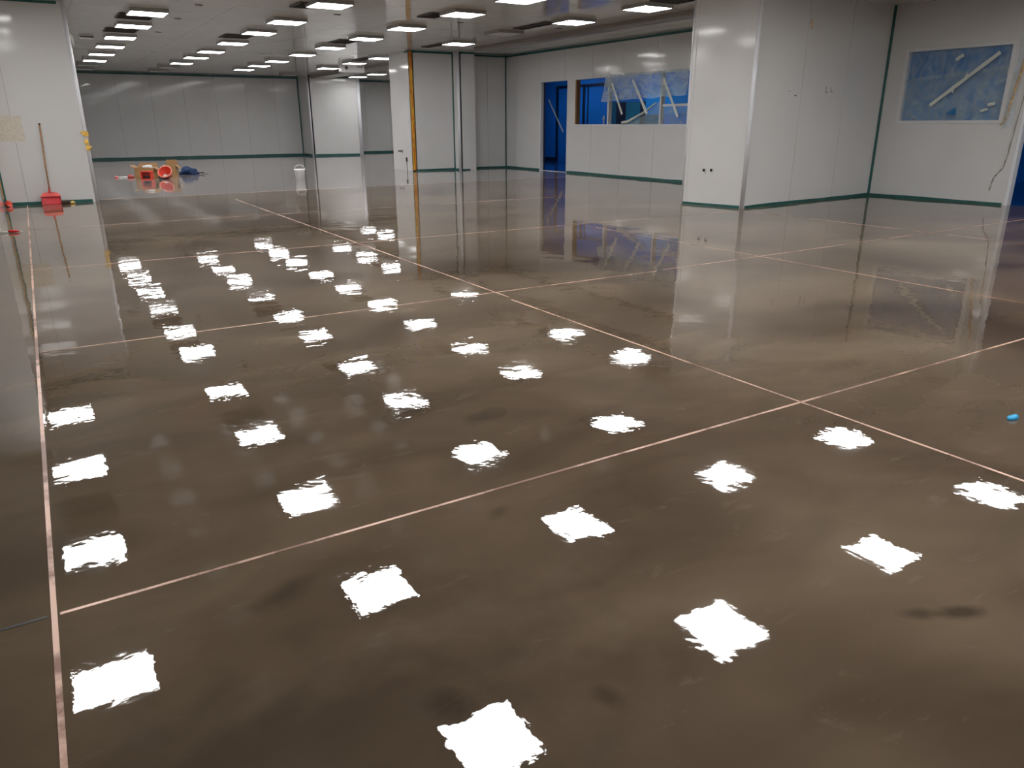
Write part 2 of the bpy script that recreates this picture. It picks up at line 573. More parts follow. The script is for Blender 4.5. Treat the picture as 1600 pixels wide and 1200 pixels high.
# --- taped pillar, pilaster and back wall
fT1, wT1 = wall('wall_pillar_side', (9.15, 21.4), (9.15, 20.0), 0.1, pw=2.0)
fT2, wT2 = wall('wall_pillar_front', (9.15, 20.0), (10.45, 20.0), 0.1, pw=2.0)
wall('wall_pillar_back', (12.3, 21.4), (9.164, 21.4), 0.1, panels=False)
wall('wall_recess', (12.3, 24.2), (12.3, 21.4), 0.1, panels=False)
wall('wall_recess_near', (17.0, 24.2), (12.3, 24.2), 0.1, panels=False)
fT3, _ = wall('wall_pilaster_side', (10.45, 20.0), (10.45, 19.68), 0.08, pw=2.0)
fT4, _ = wall('wall_pilaster_front', (10.45, 19.68), (10.97, 19.68), 0.08, pw=2.0)
wall('wall_pilaster_right', (10.97, 19.694), (10.97, 20.2), 0.08, pw=2.0)
fB, _ = wall('wall_back', (10.97, 20.2), (12.3, 20.2), 0.1, first=0.7, pw=2.0)
tapeline(fT2, 0.06, fT2.L); tapeline(fT2, 0.0, fT2.L, CEIL - 0.05, CEIL)
tapeline(fT3, 0.0, fT3.L - 0.04, 0, 0.04)
tapeline(fT4, 0.0, fT4.L - 0.2, 0, 0.03); tapeline(fT4, 0, fT4.L, CEIL - 0.05, CEIL)
tapeline(fB, 0, fB.L); tapeline(fB, 0, fB.L, CEIL - 0.05, CEIL)
tapeline(fT1, fT1.L - 0.35, fT1.L, CEIL - 0.04, CEIL)
vtape(10.44, 19.99); vtape(12.29, 20.19)
post(10.455, 19.69, 0.04)
# --- wall with the doorway and the strip window (u = 20.2 - Y)
DOOR = (20.2 - 18.40, 20.2 - 17.08, 0.0, 2.34)
WIN = (20.2 - 16.74, 20.2 - 12.60, 1.20, 2.335)
fD, wD = wall('wall_door_side', (12.3, 20.2), (12.3, 9.28), 0.12, holes=(DOOR, WIN), first=0.62)
tapeline(fD, 0, DOOR[0]); tapeline(fD, DOOR[1], fD.L)
tapeline(fD, 0, fD.L, CEIL - 0.05, CEIL)
# --- right column and right wall
C0, C1, C2, C3 = (9.03, 9.28), (9.26, 8.19), (12.91, 8.51), (13.06, 6.20)
fC1, wC1 = wall('wall_column_side', C0, C1, 0.1, pw=3.0)
fC2, wC2 = wall('wall_column_front', C1, C2, 0.1, pw=1.22)
wall('wall_column_back', (13.1, 9.29), (C0[0] + 0.015, 9.29), 0.1, panels=False)
RW = (0.36, 1.98, 1.27, 2.385)
fR, wR = wall('wall_right', C2, C3, 0.12, holes=(RW,), pw=5.0)
tapeline(fC1, 0.0, fC1.L - 0.05, 0, 0.035)
tapeline(fC2, 0.06, fC2.L, 0, 0.04); tapeline(fR, 0.0, fR.L - 0.06, 0, 0.04)
vtape(C2[0] - 0.008, C2[1] - 0.012, 0.05)
post(C1[0] + 0.008, C1[1] + 0.012, 0.032)
post(C0[0] + 0.012, C0[1] - 0.01, 0.02)
# jamb at the end of the right wall, beside the blue opening
trim(fR.box('trim', fR.L - 0.03, fR.L + 0.02, -0.13, 0.006, 0, CEIL, m_trim, bevel=0.004))
wall('wall_near_right', (13.06, 4.3), (13.06, -8), 0.12)
wall('wall_behind_camera', (13.06, -8), (-5.0, -8), 0.1)
# --- rooms beyond: blue walls
fK, wK = wall('wall_blue_corridor', (15.5, 24.0), (15.5, 9.0), 0.1, panels=False, mat=m_blue)
wall('wall_corridor_end', (12.42, 24.0), (15.5, 24.0), 0.1, panels=False, mat=m_blue)
wall('wall_corridor_near', (15.5, 9.4), (13.15, 9.4), 0.1, panels=False, mat=m_blue)
wall('wall_blue_room', (21.8, 8.5), (21.8, -8.0), 0.1, panels=False, mat=m_blue)
wall('wall_blue_room_back', (13.2, 8.6), (21.8, 8.6), 0.1, panels=False, mat=m_blue)
wall('wall_blue_room_near', (21.8, -8), (13.2, -8), 0.1, panels=False, mat=m_blue)

# ------------------------------------------------------------------ floor with copper strips
fl = struct(box('floor', -5.2, 17.2, -8.2, 34.8, -0.15, 0.0, m_floor))
struct(box('floor_blue_room', 13.18, 22.0, -8.1, 8.6, -0.01, 0.003, m_bluefloor))
struct(box('floor_corridor', 12.42, 15.5, 9.4, 23.9, -0.01, 0.003, m_bluefloor))
def strip(x0, y0, x1, y1, w=0.0125):
    d = Vector((x1 - x0, y1 - y0, 0)); L = d.length; d.normalize()
    nrm = Vector((-d.y, d.x, 0)) * (w / 2)
    bm = bmesh.new()
    k = max(2, int(L / 0.6))
    vs = []
    for i in range(k + 1):
        c = Vector((x0, y0, 0)) + d * (L * i / k) + nrm * random.uniform(-0.25, 0.25)
        ww = nrm * random.uniform(0.9, 1.08)
        vs.append([bm.verts.new(c - ww), bm.verts.new(c + ww), bm.verts.new(c + ww + Vector((0, 0, 0.0012))), bm.verts.new(c - ww + Vector((0, 0, 0.0012)))])
    for a, b in zip(vs, vs[1:]):
        for j in range(4):
            bm.faces.new((a[j], a[(j + 1) % 4], b[(j + 1) % 4], b[j]))
    return finish('copper_strip', bm, m_copper, fl)
strip(-0.16, -4, -0.16, 15.05, 0.0145)
o = strip(-0.9, 2.10, -0.175, 2.10, 0.010)
o.name = 'floor_joint'; o.data.materials[0] = m_blk
strip(2.925, -4, 2.90, 4.7); strip(2.93, 4.78, 2.99, 14.2)
strip(6.0, -4, 6.0, 7.9)
strip(9.05, -4, 9.05, 7.9)
strip(-0.145, 2.10, 5.9, 2.10); strip(6.02, 2.10, 12.9, 2.10)
strip(-0.145, 5.00, 4.6, 4.98); strip(4.7, 5.0, 12.9, 5.15)
strip(-0.145, 8.10, 9.0, 8.0)
strip(-0.145, 11.4, 9.1, 11.4, 0.010)
strip(0.95, 15.45, 11.8, 15.65, 0.02)

# ------------------------------------------------------------------ ceiling
cl = struct(box('ceiling', -5.2, 22.0, -8.2, 34.8, CEIL + 0.012, CEIL + 0.15, m_ceilback))
LY = [1.45, 3.8, 6.0, 8.25, 10.62, 12.85, 15.37, 17.47, 19.9, 22.27, 24.62, 26.95, 29.05, 31.1]
XE = [-5.0, -2.6, -0.47, 1.02, 3.37, 5.72, 8.07, 10.17, 12.3]
YE = [-8, -5.6, -3.2, -0.9] + LY + [33.5]
pcache = {}
def ceil_panel(x0, x1, y0, y1):
    g = 0.0025
    o = box('ceiling_panel', x0 + g, x1 - g, y0 + 0.007, y1 - 0.007, CEIL, CEIL + 0.012, m_ceil, cl)
for a, b in zip(XE, XE[1:]):
    for c, d in zip(YE, YE[1:]):
        if c > 11 and b < 0:
            continue
        if d - c > 2.0 and c > 12 and a > 0:
            mid = (c + d) / 2
            ceil_panel(a, b, c, mid); ceil_panel(a, b, mid, d)
        else:
            ceil_panel(a, b, c, d)
ceil_panel(12.3, 17.0, 20.3, 27); ceil_panel(12.3, 17.0, 27, 34.5); ceil_panel(10.17, 12.3, 33.5, 34.5)
ceil_panel(12.3, 22, -8, 0); ceil_panel(12.3, 22, 0, 8.6); ceil_panel(12.3, 15.5, 9.2, 20.3)
for x, y in ((2.82, 14.35), (2.80, 16.32), (2.80, 18.8), (5.17, 14.31), (7.60, 14.17), (9.80, 13.96)):
    bm = bmesh.new()
    bbox(bm, x - 0.055, x + 0.055, y - 0.03, y + 0.03, CEIL - 0.008, CEIL)
    finish('slot_cap', bm, m_dark, cl)
# shallow beam along the right side
for nm, y0, y1 in (('trim', 9.4, 18.3), ('trim', 20.3, 31.9)):
    b = box(nm, 10.20, 10.46 if y0 < 19 else 10.9, y0, y1, 3.01, CEIL, m_beam)
    trim(b)
trim(box('trim', 10.46, 10.52, 9.4, 18.3, 3.055, CEIL, m_trim))

# ------------------------------------------------------------------ ceiling lights
def ordinal(k):
    return ('farthest', 'second', 'third', 'fourth', 'fifth', 'sixth', 'seventh', 'eighth', 'ninth', 'tenth', 'eleventh', 'twelfth', 'thirteenth', 'fourteenth', 'fifteenth', 'sixteenth')[k]
def make_light():
    t = thing('ceiling_light', 'x', 'ceiling light')
    bm = bmesh.new()
    # open-bottomed tray: four rims and a back
    h, r, d = 0.305, 0.012, 0.062
    bbox(bm, -h, h, -h, h, -0.012, 0)
    bbox(bm, -h, -h + r, -h, h, -d, -0.012); bbox(bm, h - r, h, -h, h, -d, -0.012)
    bbox(bm, -h + r, h - r, -h, -h + r, -d, -0.012); bbox(bm, -h + r, h - r, h - r, h, -d, -0.012)
    a = finish('housing', bm, m_house, t)
    bm = bmesh.new()
    bbox(bm, -0.293, 0.293, -0.293, 0.293, -0.061, -0.045)
    b = finish('diffuser', bm, m_lamp, t, bevel=0.006, seg=1)
    return t, a, b
L0 = make_light()
first = [True]
def place_light(x, y, label, lit=True):
    if first[0] and lit:
        t = L0[0]
        first[0] = False
    else:
        t = L0[0].copy(); COL.objects.link(t)
        for c in (L0[1], L0[2]):
            k = c.copy(); COL.objects.link(k); k.parent = t
            if not lit and c is L0[2]:
                k.data = unlit_mesh
    t.location = (x, y, CEIL)
    t['label'] = label
    t['group'] = 'square ceiling light panels' if lit else 'unlit square ceiling panels'
    if not lit:
        t.name = 'unlit_ceiling_light'
    return t
unlit_mesh = L0[2].data.copy()
unlit_mesh.materials.clear(); unlit_mesh.materials.append(m_unlit)
ROWS = (  # negative Y entries: unseen continuation of the rows, added to light camera-facing walls
    (-0.15, [6.0, 8.25, 10.65, 12.9], 'row close along left side wall'),
    (2.17, [-5.6, -3.2, -0.9, 1.45, 3.8, 6.0, 8.25, 10.62, 12.85, 15.45, 17.5, 19.88, 22.2, 24.65, 27.1], 'leftmost row in the photo'),
    (4.57, [-5.6, -3.2, -0.9, 1.45, 3.8, 6.0, 8.25, 10.7, 12.98, 15.42, 17.48, 19.93, 22.43, 24.55, 26.97], 'second row from the left'),
    (6.93, [-5.6, -3.2, -0.9, 1.45, 3.8, 6.0, 8.15, 10.92, 12.83, 15.22, 17.42, 19.86, 22.2, 24.74, 26.9, 29.0], 'third row from the left'),
    (9.25, [-5.6, -3.2, -0.9, 1.45, 3.9, 5.9, 10.62, 12.7, 17.37, 22.16, 24.36, 26.92], 'fourth row, beside the beam'),
    (11.9, [23.6, 26.4, 29.06, 31.05], 'rightmost row behind the pillar'),
    (14.4, [29.06, 31.05], 'unseen row added beyond the pillar'),  # unseen panels added to brighten the far right wall
    (11.6, [-5.6, -3.2, -0.9, 1.45, 3.8], 'unseen row added before the right window wall'))  # added out of view so the right column front gets more light
for x, ys, where in ROWS:
    ys = sorted(ys, reverse=True)
    for k, y in enumerate(ys):
        n = 'farthest' if k == 0 else ordinal(k) + ' from far end'
        place_light(x, y, 'lit square ceiling panel, ' + n + ' of ' + where)
for x, y, w in ((2.13, 29.2, 'unlit square ceiling panel just beyond the leftmost row of lit lights'),
                (2.13, 31.3, 'unlit square ceiling panel nearest the far wall, leftmost row'),
                (4.50, 29.1, 'unlit square ceiling panel just beyond the second row of lit lights'),
                (4.50, 31.3, 'unlit square ceiling panel nearest the far wall, second row'),
                (9.15, 31.2, 'unlit square ceiling panel high before the far pier'),
                (9.10, 15.0, 'unlit square ceiling panel between two lit ones by the long beam')):
    place_light(x, y, w, False)

# dark openings / louvred vents beside the lights
def vent(x, y, w, l, label, slats=6):
    t = thing('ceiling_vent', label, 'vent', (x, y, CEIL), 0, 'dark ceiling vents')
    bm = bmesh.new(); bbox(bm, -w / 2, w / 2, -l / 2, l / 2, -0.006, -0.001)
    finish('backing', bm, m_dark, t)
    bm = bmesh.new(); r = 0.018
    bbox(bm, -w / 2, w / 2, -l / 2, -l / 2 + r, -0.02, -0.006); bbox(bm, -w / 2, w / 2, l / 2 - r, l / 2, -0.02, -0.006)
    bbox(bm, -w / 2, -w / 2 + r, -l / 2 + r, l / 2 - r, -0.02, -0.006); bbox(bm, w / 2 - r, w / 2, -l / 2 + r, l / 2 - r, -0.02, -0.006)
    finish('frame', bm, m_slat, t)
    for k in range(slats):
        bm = bmesh.new()
        if w >= l:
            c = -w / 2 + w * (k + 0.5) / slats
            bbox(bm, c - 0.008, c + 0.008, -l / 2 + r, l / 2 - r, -0.018, -0.006)
        else:
            c = -l / 2 + l * (k + 0.5) / slats
            bbox(bm, -w / 2 + r, w / 2 - r, c - 0.008, c + 0.008, -0.018, -0.006)
        finish('slat', bm, m_slat, t)
vent(2.08, 16.30, 0.60, 0.80, 'dark ceiling opening right behind the nearest light of the leftmost row')
vent(2.08, 18.75, 0.62, 0.75, 'dark louvred ceiling vent between second and third lights of leftmost row')
vent(4.32, 13.45, 0.36, 0.60, 'dark ceiling opening beside the light at the top centre of the photo')
vent(4.40, 18.75, 0.62, 0.70, 'dark louvred ceiling vent behind third light of the second row')
vent(6.68, 13.50, 0.36, 0.60, 'dark ceiling opening left of the light above the pilaster')
vent(6.85, 18.65, 0.50, 0.80, 'dark ceiling vent between two third row lights left of the taped pillar')
vent(9.12, 18.30, 0.24, 1.25, 'narrow dark ceiling slot right above the taped pillar')
vent(9.10, 13.80, 0.28, 1.25, 'narrow dark ceiling slot above the door wall, left of a bright light')
vent(9.22, 9.80, 0.60, 0.80, 'large brown louvred ceiling vent by the top of the right column', 9)
vent(9.12, 23.05, 0.30, 1.5, 'narrow dark ceiling slot far left of the pillar by the beam')
vent(-0.12, 9.45, 0.55, 0.9, 'dark ceiling vent near the left side wall, mirrored low left in the floor')
vent(2.15, 11.6, 0.60, 0.7, 'dark ceiling vent of leftmost row, mirrored in the floor left of centre')
# ceiling hung box with a dark port, beside the far beam
t = thing('ventilation_unit', 'white hanging box with round dark port beside the far ceiling beam', 'ventilation unit', (9.72, 25.9, 2.90))
bm = bmesh.new(); bbox(bm, -0.40, 0.40, -0.15, 0.15, 0, 0.22); finish('body', bm, m_white, t, bevel=0.012)
bm = bmesh.new()
bmesh.ops.create_cone(bm, cap_ends=True, segments=20, radius1=0.055, radius2=0.055, depth=0.02,
                      matrix=Matrix.Translation((-0.24, -0.155, 0.13)) @ Matrix.Rotation(math.pi / 2, 4, 'X'))
finish('port', bm, m_grey, t)
bm = bmesh.new(); bbox(bm, 0.14, 0.34, -0.156, -0.15, 0.15, 0.19); finish('label_plate', bm, m_house, t)
t = thing('ceiling_sensor', 'small pale square box on the ceiling near the left wall top', 'sensor', (1.54, 20.41, CEIL))
bm = bmesh.new(); bbox(bm, -0.14, 0.14, -0.2, 0.2, -0.05, 0); finish('body', bm, m_unlit, t, bevel=0.01)
bm = bmesh.new(); bbox(bm, -0.13, 0.13, -0.21, -0.2, -0.045, -0.02); finish('grille', bm, m_dark, t)

# unseen ceiling panels added to light the blue rooms beyond
for x, y, w in ((14.0, 20.6, 'unseen lit panel added over the far end of the blue corridor'),
                (14.0, 17.2, 'unseen lit panel added over the middle of the blue corridor'),
                (18.6, 4.6, 'unseen lit panel added deep in the blue side room'),
                (15.4, 0.8, 'unseen lit panel added near the mouth of the blue side room')):
    place_light(x, y, w)

# ------------------------------------------------------------------ doorway, strip window
def door_frame():
    a, b, z0, z1 = DOOR
    bm = bmesh.new()
    fD.boxbm(bm, a - 0.0, a + 0.05, -0.13, 0.004, 0, z1)
    fD.boxbm(bm, b - 0.02, b, -0.13, 0.004, 0, z1)
    fD.boxbm(bm, a, b, -0.13, 0.004, z1 - 0.02, z1)
    d = struct(finish('door_1', bm, m_frame))
    fD.box('jamb_seal', a + 0.05, a + 0.10, -0.125, -0.10, 0, z1 - 0.02, m_navy, d)
    fD.box('threshold', a, b, -0.12, 0.0, 0.0, 0.006, m_trim, d)
door_frame()
a, b, z0, z1 = WIN
bm = bmesh.new()
fD.boxbm(bm, a, b, -0.12, 0.012, z0 - 0.0, z0 + 0.035)
fD.boxbm(bm, a, b, -0.12, 0.006, z1 - 0.02, z1)
w1 = struct(finish('window_1', bm, m_frame))
fD.box('brown_reveal', a, a + 0.06, -0.11, 0.003, z0 + 0.035, z1 - 0.02, m_brown, w1)
for yy in (15.37, 13.50):
    u = 20.2 - yy
    fD.box('mullion', u - 0.026, u + 0.026, -0.09, 0.012, z0 + 0.035, z1 - 0.02, m_frame, w1)
fD.box('glazing_bar', 20.2 - 13.46, b, -0.06, -0.02, 1.61, 1.66, m_frame, w1)

def sheet(name, f, quad, mat, label, cat='plastic sheet', nu=34, nv=14, amp=0.02, nrm=0.02, seed=1, group=None, curl=0.0):
    """wrinkled film spanned between four (u, z) corners: bl, br, tr, tl."""
    from mathutils import noise
    bm = bmesh.new()
    g = []
    for i in range(nu + 1):
        row = []
        for j in range(nv + 1):
            s, t = i / nu, j / nv
            (u0, z0), (u1, z1), (u2, z2), (u3, z3) = quad
            u = (u0 * (1 - s) + u1 * s) * (1 - t) + (u3 * (1 - s) + u2 * s) * t
            z = (z0 * (1 - s) + z1 * s) * (1 - t) + (z3 * (1 - s) + z2 * s) * t
            k = noise.noise(Vector((u * 2.2 + seed * 7, z * 5.0, seed))) + 0.6 * noise.noise(Vector((u * 6 + seed, z * 9.0, seed * 3)))
            edge = min(1, 6 * min(s, 1 - s)) * min(1, 6 * (1 - t))
            n = nrm + amp * k * edge + curl * (1 - t) ** 2
            z += 0.03 * noise.noise(Vector((u * 3, seed * 5, 0))) * (1 - t)
            row.append(bm.verts.new(f.pt(u, n, z)))
        g.append(row)
    for i in range(nu):
        for j in range(nv):
            bm.faces.new((g[i][j], g[i + 1][j], g[i + 1][j + 1], g[i][j + 1]))
    o = finish(name, bm, mat, smooth=True)
    return tag(o, label, cat, group)

def U(y):
    return 20.2 - y
sheet('plastic_sheet', fD, ((U(15.55), 1.76), (U(12.62), 1.82), (U(12.62), 2.36), (U(15.45), 2.37)), m_film3,
      'wrinkled milky plastic sheet hanging over upper half of the strip window', seed=2, amp=0.018, nrm=0.045, curl=0.05)
def tri_sheet():
    from mathutils import noise
    bm = bmesh.new()
    A, B, C = (U(14.62), 1.235), (U(13.52), 1.72), (U(13.52), 1.235)
    n = 10
    rows = []
    for i in range(n + 1):
        s = i / n
        p = (A[0] + (B[0] - A[0]) * s, A[1] + (B[1] - A[1]) * s)
        row = []
        for j in range(n + 1):
            t = j / n
            q = (p[0], p[1] + (1.235 - p[1]) * t)
            k = noise.noise(Vector((q[0] * 4, q[1] * 7, 3)))
            row.append(bm.verts.new(fD.pt(q[0] + 0.0005 * j, 0.02 + 0.012 * k, q[1] - 0.0002 * j)))
        rows.append(row)
    for i in range(n):
        for j in range(n):
            bm.faces.new((rows[i][j], rows[i + 1][j], rows[i + 1][j + 1], rows[i][j + 1]))
    return finish('plastic_sheet', bm, m_film2, smooth=True)
tag(tri_sheet(), 'slack triangle of pale plastic sheet in the middle bay\'s lower corner', 'plastic sheet')
sheet('plastic_sheet', fD, ((U(13.46), 1.24), (U(12.62), 1.24), (U(12.62), 1.61), (U(13.46), 1.61)), m_film2,
      'pale plastic sheet filling the lower pane beside the right column', seed=5, amp=0.008, nrm=-0.01, nu=10, nv=8)
# rolled lower edge of the torn sheet
o = tube('rolled_film', [fD.pt(U(14.75), 0.06, 1.275), fD.pt(U(14.55), 0.07, 1.285), fD.pt(U(14.0), 0.075, 1.48), fD.pt(U(13.58), 0.06, 1.70)],
         [0.03, 0.035, 0.022, 0.014], m_tapew)
tag(o, 'pale rolled up film edge running diagonally across the middle window bay', 'plastic roll')

def tape_on(f, p, q, w, n, label, name='tape_strip', mat=None, group=None, kink=0.0):
    """flat strip of tape from (u,z) p to q on wall frame f."""
    P, Q = Vector(p), Vector(q)
    d = (Q - P).normalized(); s = Vector((-d.y, d.x)) * (w / 2)
    bm = bmesh.new()
    k = 5
    rows = []
    for i in range(k + 1):
        c = P + (Q - P) * (i / k) + s * kink * math.sin(i * 2.1)
        ww = s * (1 + 0.12 * math.sin(i * 3.7))
        a, b = c - ww, c + ww
        rows.append([bm.verts.new(f.pt(a.x, n, a.y)), bm.verts.new(f.pt(b.x, n, b.y)),
                     bm.verts.new(f.pt(b.x, n + 0.004, b.y)), bm.verts.new(f.pt(a.x, n + 0.004, a.y))])
    for a, b in zip(rows, rows[1:]):
        for j in range(4):
            bm.faces.new((a[j], a[(j + 1) % 4], b[(j + 1) % 4], b[j]))
    bm.faces.new(rows[0]); bm.faces.new(list(reversed(rows[-1])))
    o = finish(name, bm, mat or m_tapew)
    return tag(o, label, 'tape', group)
tape_on(fD, (U(15.10), 2.16), (U(14.68), 1.46), 0.06, 0.13, 'pale slanting tape strip, first from the left on the strip window', group='slanting tapes on the strip window')
tape_on(fD, (U(14.35), 2.21), (U(13.80), 1.46), 0.07, 0.13, 'pale slanting tape strip, second from the left on the strip window', group='slanting tapes on the strip window')
tape_on(fD, (U(13.31), 2.18), (U(12.79), 1.38), 0.065, 0.13, 'pale slanting tape strip on the window bay beside the right column', group='slanting tapes on the strip window')

# fittings on the blue corridor wall, seen through doorway and window (u = 24 - Y)
def kbox(name, y0, y1, za, zb, mat, d=0.03):
    return fK.box(name, 24 - y0, 24 - y1, 0.0, d, za, zb, mat)
d2 = struct(kbox('door_2', 22.15, 22.03, 0, 2.44, m_navy)); 
for y0, y1, za, zb in ((22.03, 21.05, 2.36, 2.44), (21.17, 21.05, 0, 2.36)):
    o = kbox('frame_bar', y0, y1, za, zb, m_navy); o.parent = d2
o = kbox('door_leaf', 22.02, 21.18, 0.02, 2.35, m_blue, 0.015); o.parent = d2
struct(kbox('baseboard_corridor', 24.0, 22.16, 0, 0.16, m_navy)); struct(kbox('baseboard_corridor_right', 21.04, 9.2, 0, 0.16, m_navy))
trim(kbox('trim', 20.98, 19.2, 2.36, 2.44, m_navy)); trim(kbox('trim', 20.66, 20.56, 0.16, 2.36, m_navy))
trim(kbox('trim', 20.42, 20.38, 0.16, 2.36, m_navy, 0.02))
# dark doors and teal panels behind the middle bay
for y0, y1, m in ((19.30, 18.95, m_teal), (18.95, 18.50, m_navy), (18.50, 17.86, m_navyboard), (17.86, 17.62, m_navy), (17.62, 17.05, m_teal)):
    o = kbox('trim', y0, y1, 0.16, 1.86, m, 0.02); trim(o)
o = kbox('trim', 17.62, 15.6, 1.50, 2.2, m_bright, 0.025); trim(o)  # brighter blue stands in for a lit band on the corridor wall
t = thing('door_handle', 'pale lever handle on dark door seen through strip window', 'handle', (15.46, 19.52, 1.36))
bm = bmesh.new(); bbox(bm, -0.012, 0.0, -0.03, 0.03, -0.12, 0.12); finish('back_plate', bm, m_tapew, t, bevel=0.004)
tube('lever', [(-0.012, 0, 0.03), (-0.06, 0, 0.03), (-0.06, -0.12, 0.03)], 0.012, m_tapew, t)
tape_on(fK, (24 - 22.58, 2.03), (24 - 21.68, 0.98), 0.055, 0.04, 'pale slanting tape strip seen through the open doorway on blue wall')

# ------------------------------------------------------------------ window in the right wall
a, b, z0, z1 = RW
bm = bmesh.new()
fr = 0.06
fR.boxbm(bm, a - 0.05, b + 0.05, -0.10, 0.012, z0 - 0.03, z0 + 0.012); fR.boxbm(bm, a - 0.05, b + 0.05, -0.10, 0.012, z1 - 0.012, z1 + 0.03)
fR.boxbm(bm, a - 0.05, a + 0.012, -0.10, 0.012, z0 + 0.012, z1 - 0.012); fR.boxbm(bm, b - 0.012, b + 0.05, -0.10, 0.012, z0 + 0.012, z1 - 0.012)
w2 = struct(finish('window_2', bm, m_frame))
fR.box('pane', a, b, -0.075, -0.065, z0, z1, m_glass, w2)
fR.box('blue_backing', a + 0.01, b - 0.01, -0.095, -0.085, z0 + 0.01, z1 - 0.01, m_backblue, w2)
sheet('plastic_sheet', fR, ((a + 0.01, z0 + 0.75 - 0.13), (b - 0.01, z0 + 0.75), (b - 0.01, z1 - 0.015), (a + 0.01, z1 - 0.015)), m_film,
      'creased upper plastic sheet taped over the blue window of right wall', seed=8, amp=0.014, nrm=0.0, nu=40, nv=22)
sheet('plastic_sheet', fR, ((a + 0.01, z0 + 0.01), (b - 0.01, z0 + 0.01), (b - 0.01, z0 + 0.82), (a + 0.01, z0 + 0.68)), m_film2,
      'lower plastic sheet taped over the blue window of right wall', seed=11, amp=0.010, nrm=-0.02, nu=40, nv=22)
def V(y):      # u on the right wall for a world Y
    return (8.51 - y) / ((8.51 - 6.20) / fR.L)
tape_on(fR, (V(7.64), 1.52), (V(6.70), 2.27), 0.055, 0.035, 'long pale tape strip slanting across the blue window of right wall')
tape_on(fR, (V(7.35), 2.20), (V(7.24), 2.27), 0.05, 0.03, 'short pale tape piece above the long strip on the right window', 'tape_piece')
tape_on(fR, (V(7.18), 1.88), (V(7.12), 1.98), 0.03, 0.04, 'small white tape tab over the long strip of the right window', 'tape_piece')
tape_on(fR, (V(7.31), 1.71), (V(7.31), 1.82), 0.03, 0.04, 'small pale tape tab just below the long strip of right window', 'tape_piece')
tape_on(fR, (V(6.83), 1.42), (V(6.73), 1.45), 0.035, 0.03, 'small bright white tape piece low right on the right window', 'tape_piece')
tape_on(fR, (V(6.74), 1.51), (V(6.64), 1.53), 0.045, 0.03, 'dull beige tape piece in the lower right corner of right window', 'tape_piece')
o = prism('film_tear', [fR.pt(V(7.36), 0.028, 1.39), fR.pt(V(7.20), 0.028, 1.36), fR.pt(V(7.22), 0.028, 1.49)], fR.n * 0.003, m_tear)
tag(o, 'small blue triangular tear at bottom middle of the right window', 'film tear')

# ------------------------------------------------------------------ things stuck on walls
# tall orange tape on the pillar edge
bm = bmesh.new()
bbox(bm, 9.118, 9.215, 19.984, 19.990, 0.03, CEIL - 0.02)
tag(finish('warning_tape', bm, m_otape), 'tall orange printed tape folded over the far pillar edge, floor to ceiling', 'tape')
bm = bmesh.new()
bbox(bm, -0.468, -0.463, 14.90, 15.05, 0.12, 3.0)
tag(finish('warning_tape', bm, m_otape), 'tall yellow tape beside green corner line at left photo edge', 'tape')
def socket(f, u, z, label, s=0.034, holes=1, cols=None):
    c = f.pt(u, 0, z)
    t = thing('wall_socket', label, 'socket', c)
    rot = Matrix((f.u, f.n, Vector((0, 0, 1)))).transposed().to_4x4()
    def part(nm, u0, u1, n0, n1, z0, z1, m):
        bm = bmesh.new(); bbox(bm, u0, u1, n0, n1, z0, z1); bm.transform(rot)
        return finish(nm, bm, m, t)
    n = cols or 1
    part('plate', -s * n, s * n, 0.0, 0.008, -s * 1.25, s * 1.25, m_frame)
    for k in range(n):
        cx = (k - (n - 1) / 2) * 2 * s
        bm = bmesh.new()
        bmesh.ops.create_cone(bm, cap_ends=True, segments=14, radius1=s * 0.72, radius2=s * 0.72, depth=0.006,
                              matrix=Matrix.Translation((cx, 0.010, s * 0.3)) @ Matrix.Rotation(math.pi / 2, 4, 'X'))
        bm.transform(rot)
        finish('hole', bm, m_blk, t)
UC = fC1.L / (9.28 - 8.19)
socket(fC1, (9.28 - 8.90) * UC, 0.535, 'left of two small black holed sockets low on right column')
socket(fC1, (9.28 - 8.77) * UC, 0.540, 'right of two small black holed sockets low on right column')
socket(fT1, 21.4 - 20.88, 0.505, 'small socket plate with three dark holes low on the far pillar', 0.055, cols=3)
t = thing('cable_stub', 'short dark cable with plug on the far pillar\'s side near floor', 'cable', fT1.pt(21.4 - 20.46, 0, 0))
tube('cable', [(-0.008, 0, 0.0), (-0.008, 0.01, 0.12), (-0.008, 0, 0.26)], 0.008, m_grey, t)
bm = bmesh.new(); bbox(bm, -0.03, 0.0, -0.03, 0.03, 0.25, 0.36); finish('plug', bm, m_blk, t, bevel=0.006)
for x, z in ((2.04 + 1.1, 0.55), (9.3, 0.55)):
    pass
# pencil marks and old filler on the column front
for x, z, l in ((11.15, 1.76, 0.10), (11.29, 1.76, 0.08)):
    u = (x - C1[0]) * fC2.L / (C2[0] - C1[0])
    fC2.box('pencil_mark', u - 0.006, u + 0.006, 0.0, 0.001, z - l / 2, z + l / 2, m_grey, wC2)
    fC2.box('pencil_mark', u, u + 0.05, 0.0, 0.001, z - l / 2, z - l / 2 + 0.012, m_grey, wC2)
u = (10.33 - C1[0]) * fC2.L / (C2[0] - C1[0])
fC2.box('scratch', u - 0.03, u + 0.03, 0.0, 0.0012, 1.645, 1.663, m_grey, wC2)
fC2.box('scratch', u - 0.2, u - 0.15, 0.0, 0.0012, 1.71, 1.722, m_string, wC2)
u = (10.55 - C1[0]) * fC2.L / (C2[0] - C1[0])
o = lump('filler_patch', 0.06, (0.6, 0.08, 1.15), m_foamp, None, (0, 0, 0), 0.3, 4, 2, False)
o.location = fC2.pt(u, 0.004, 2.68)
tag(o, 'small beige filler patch high on the right column front', 'patch')
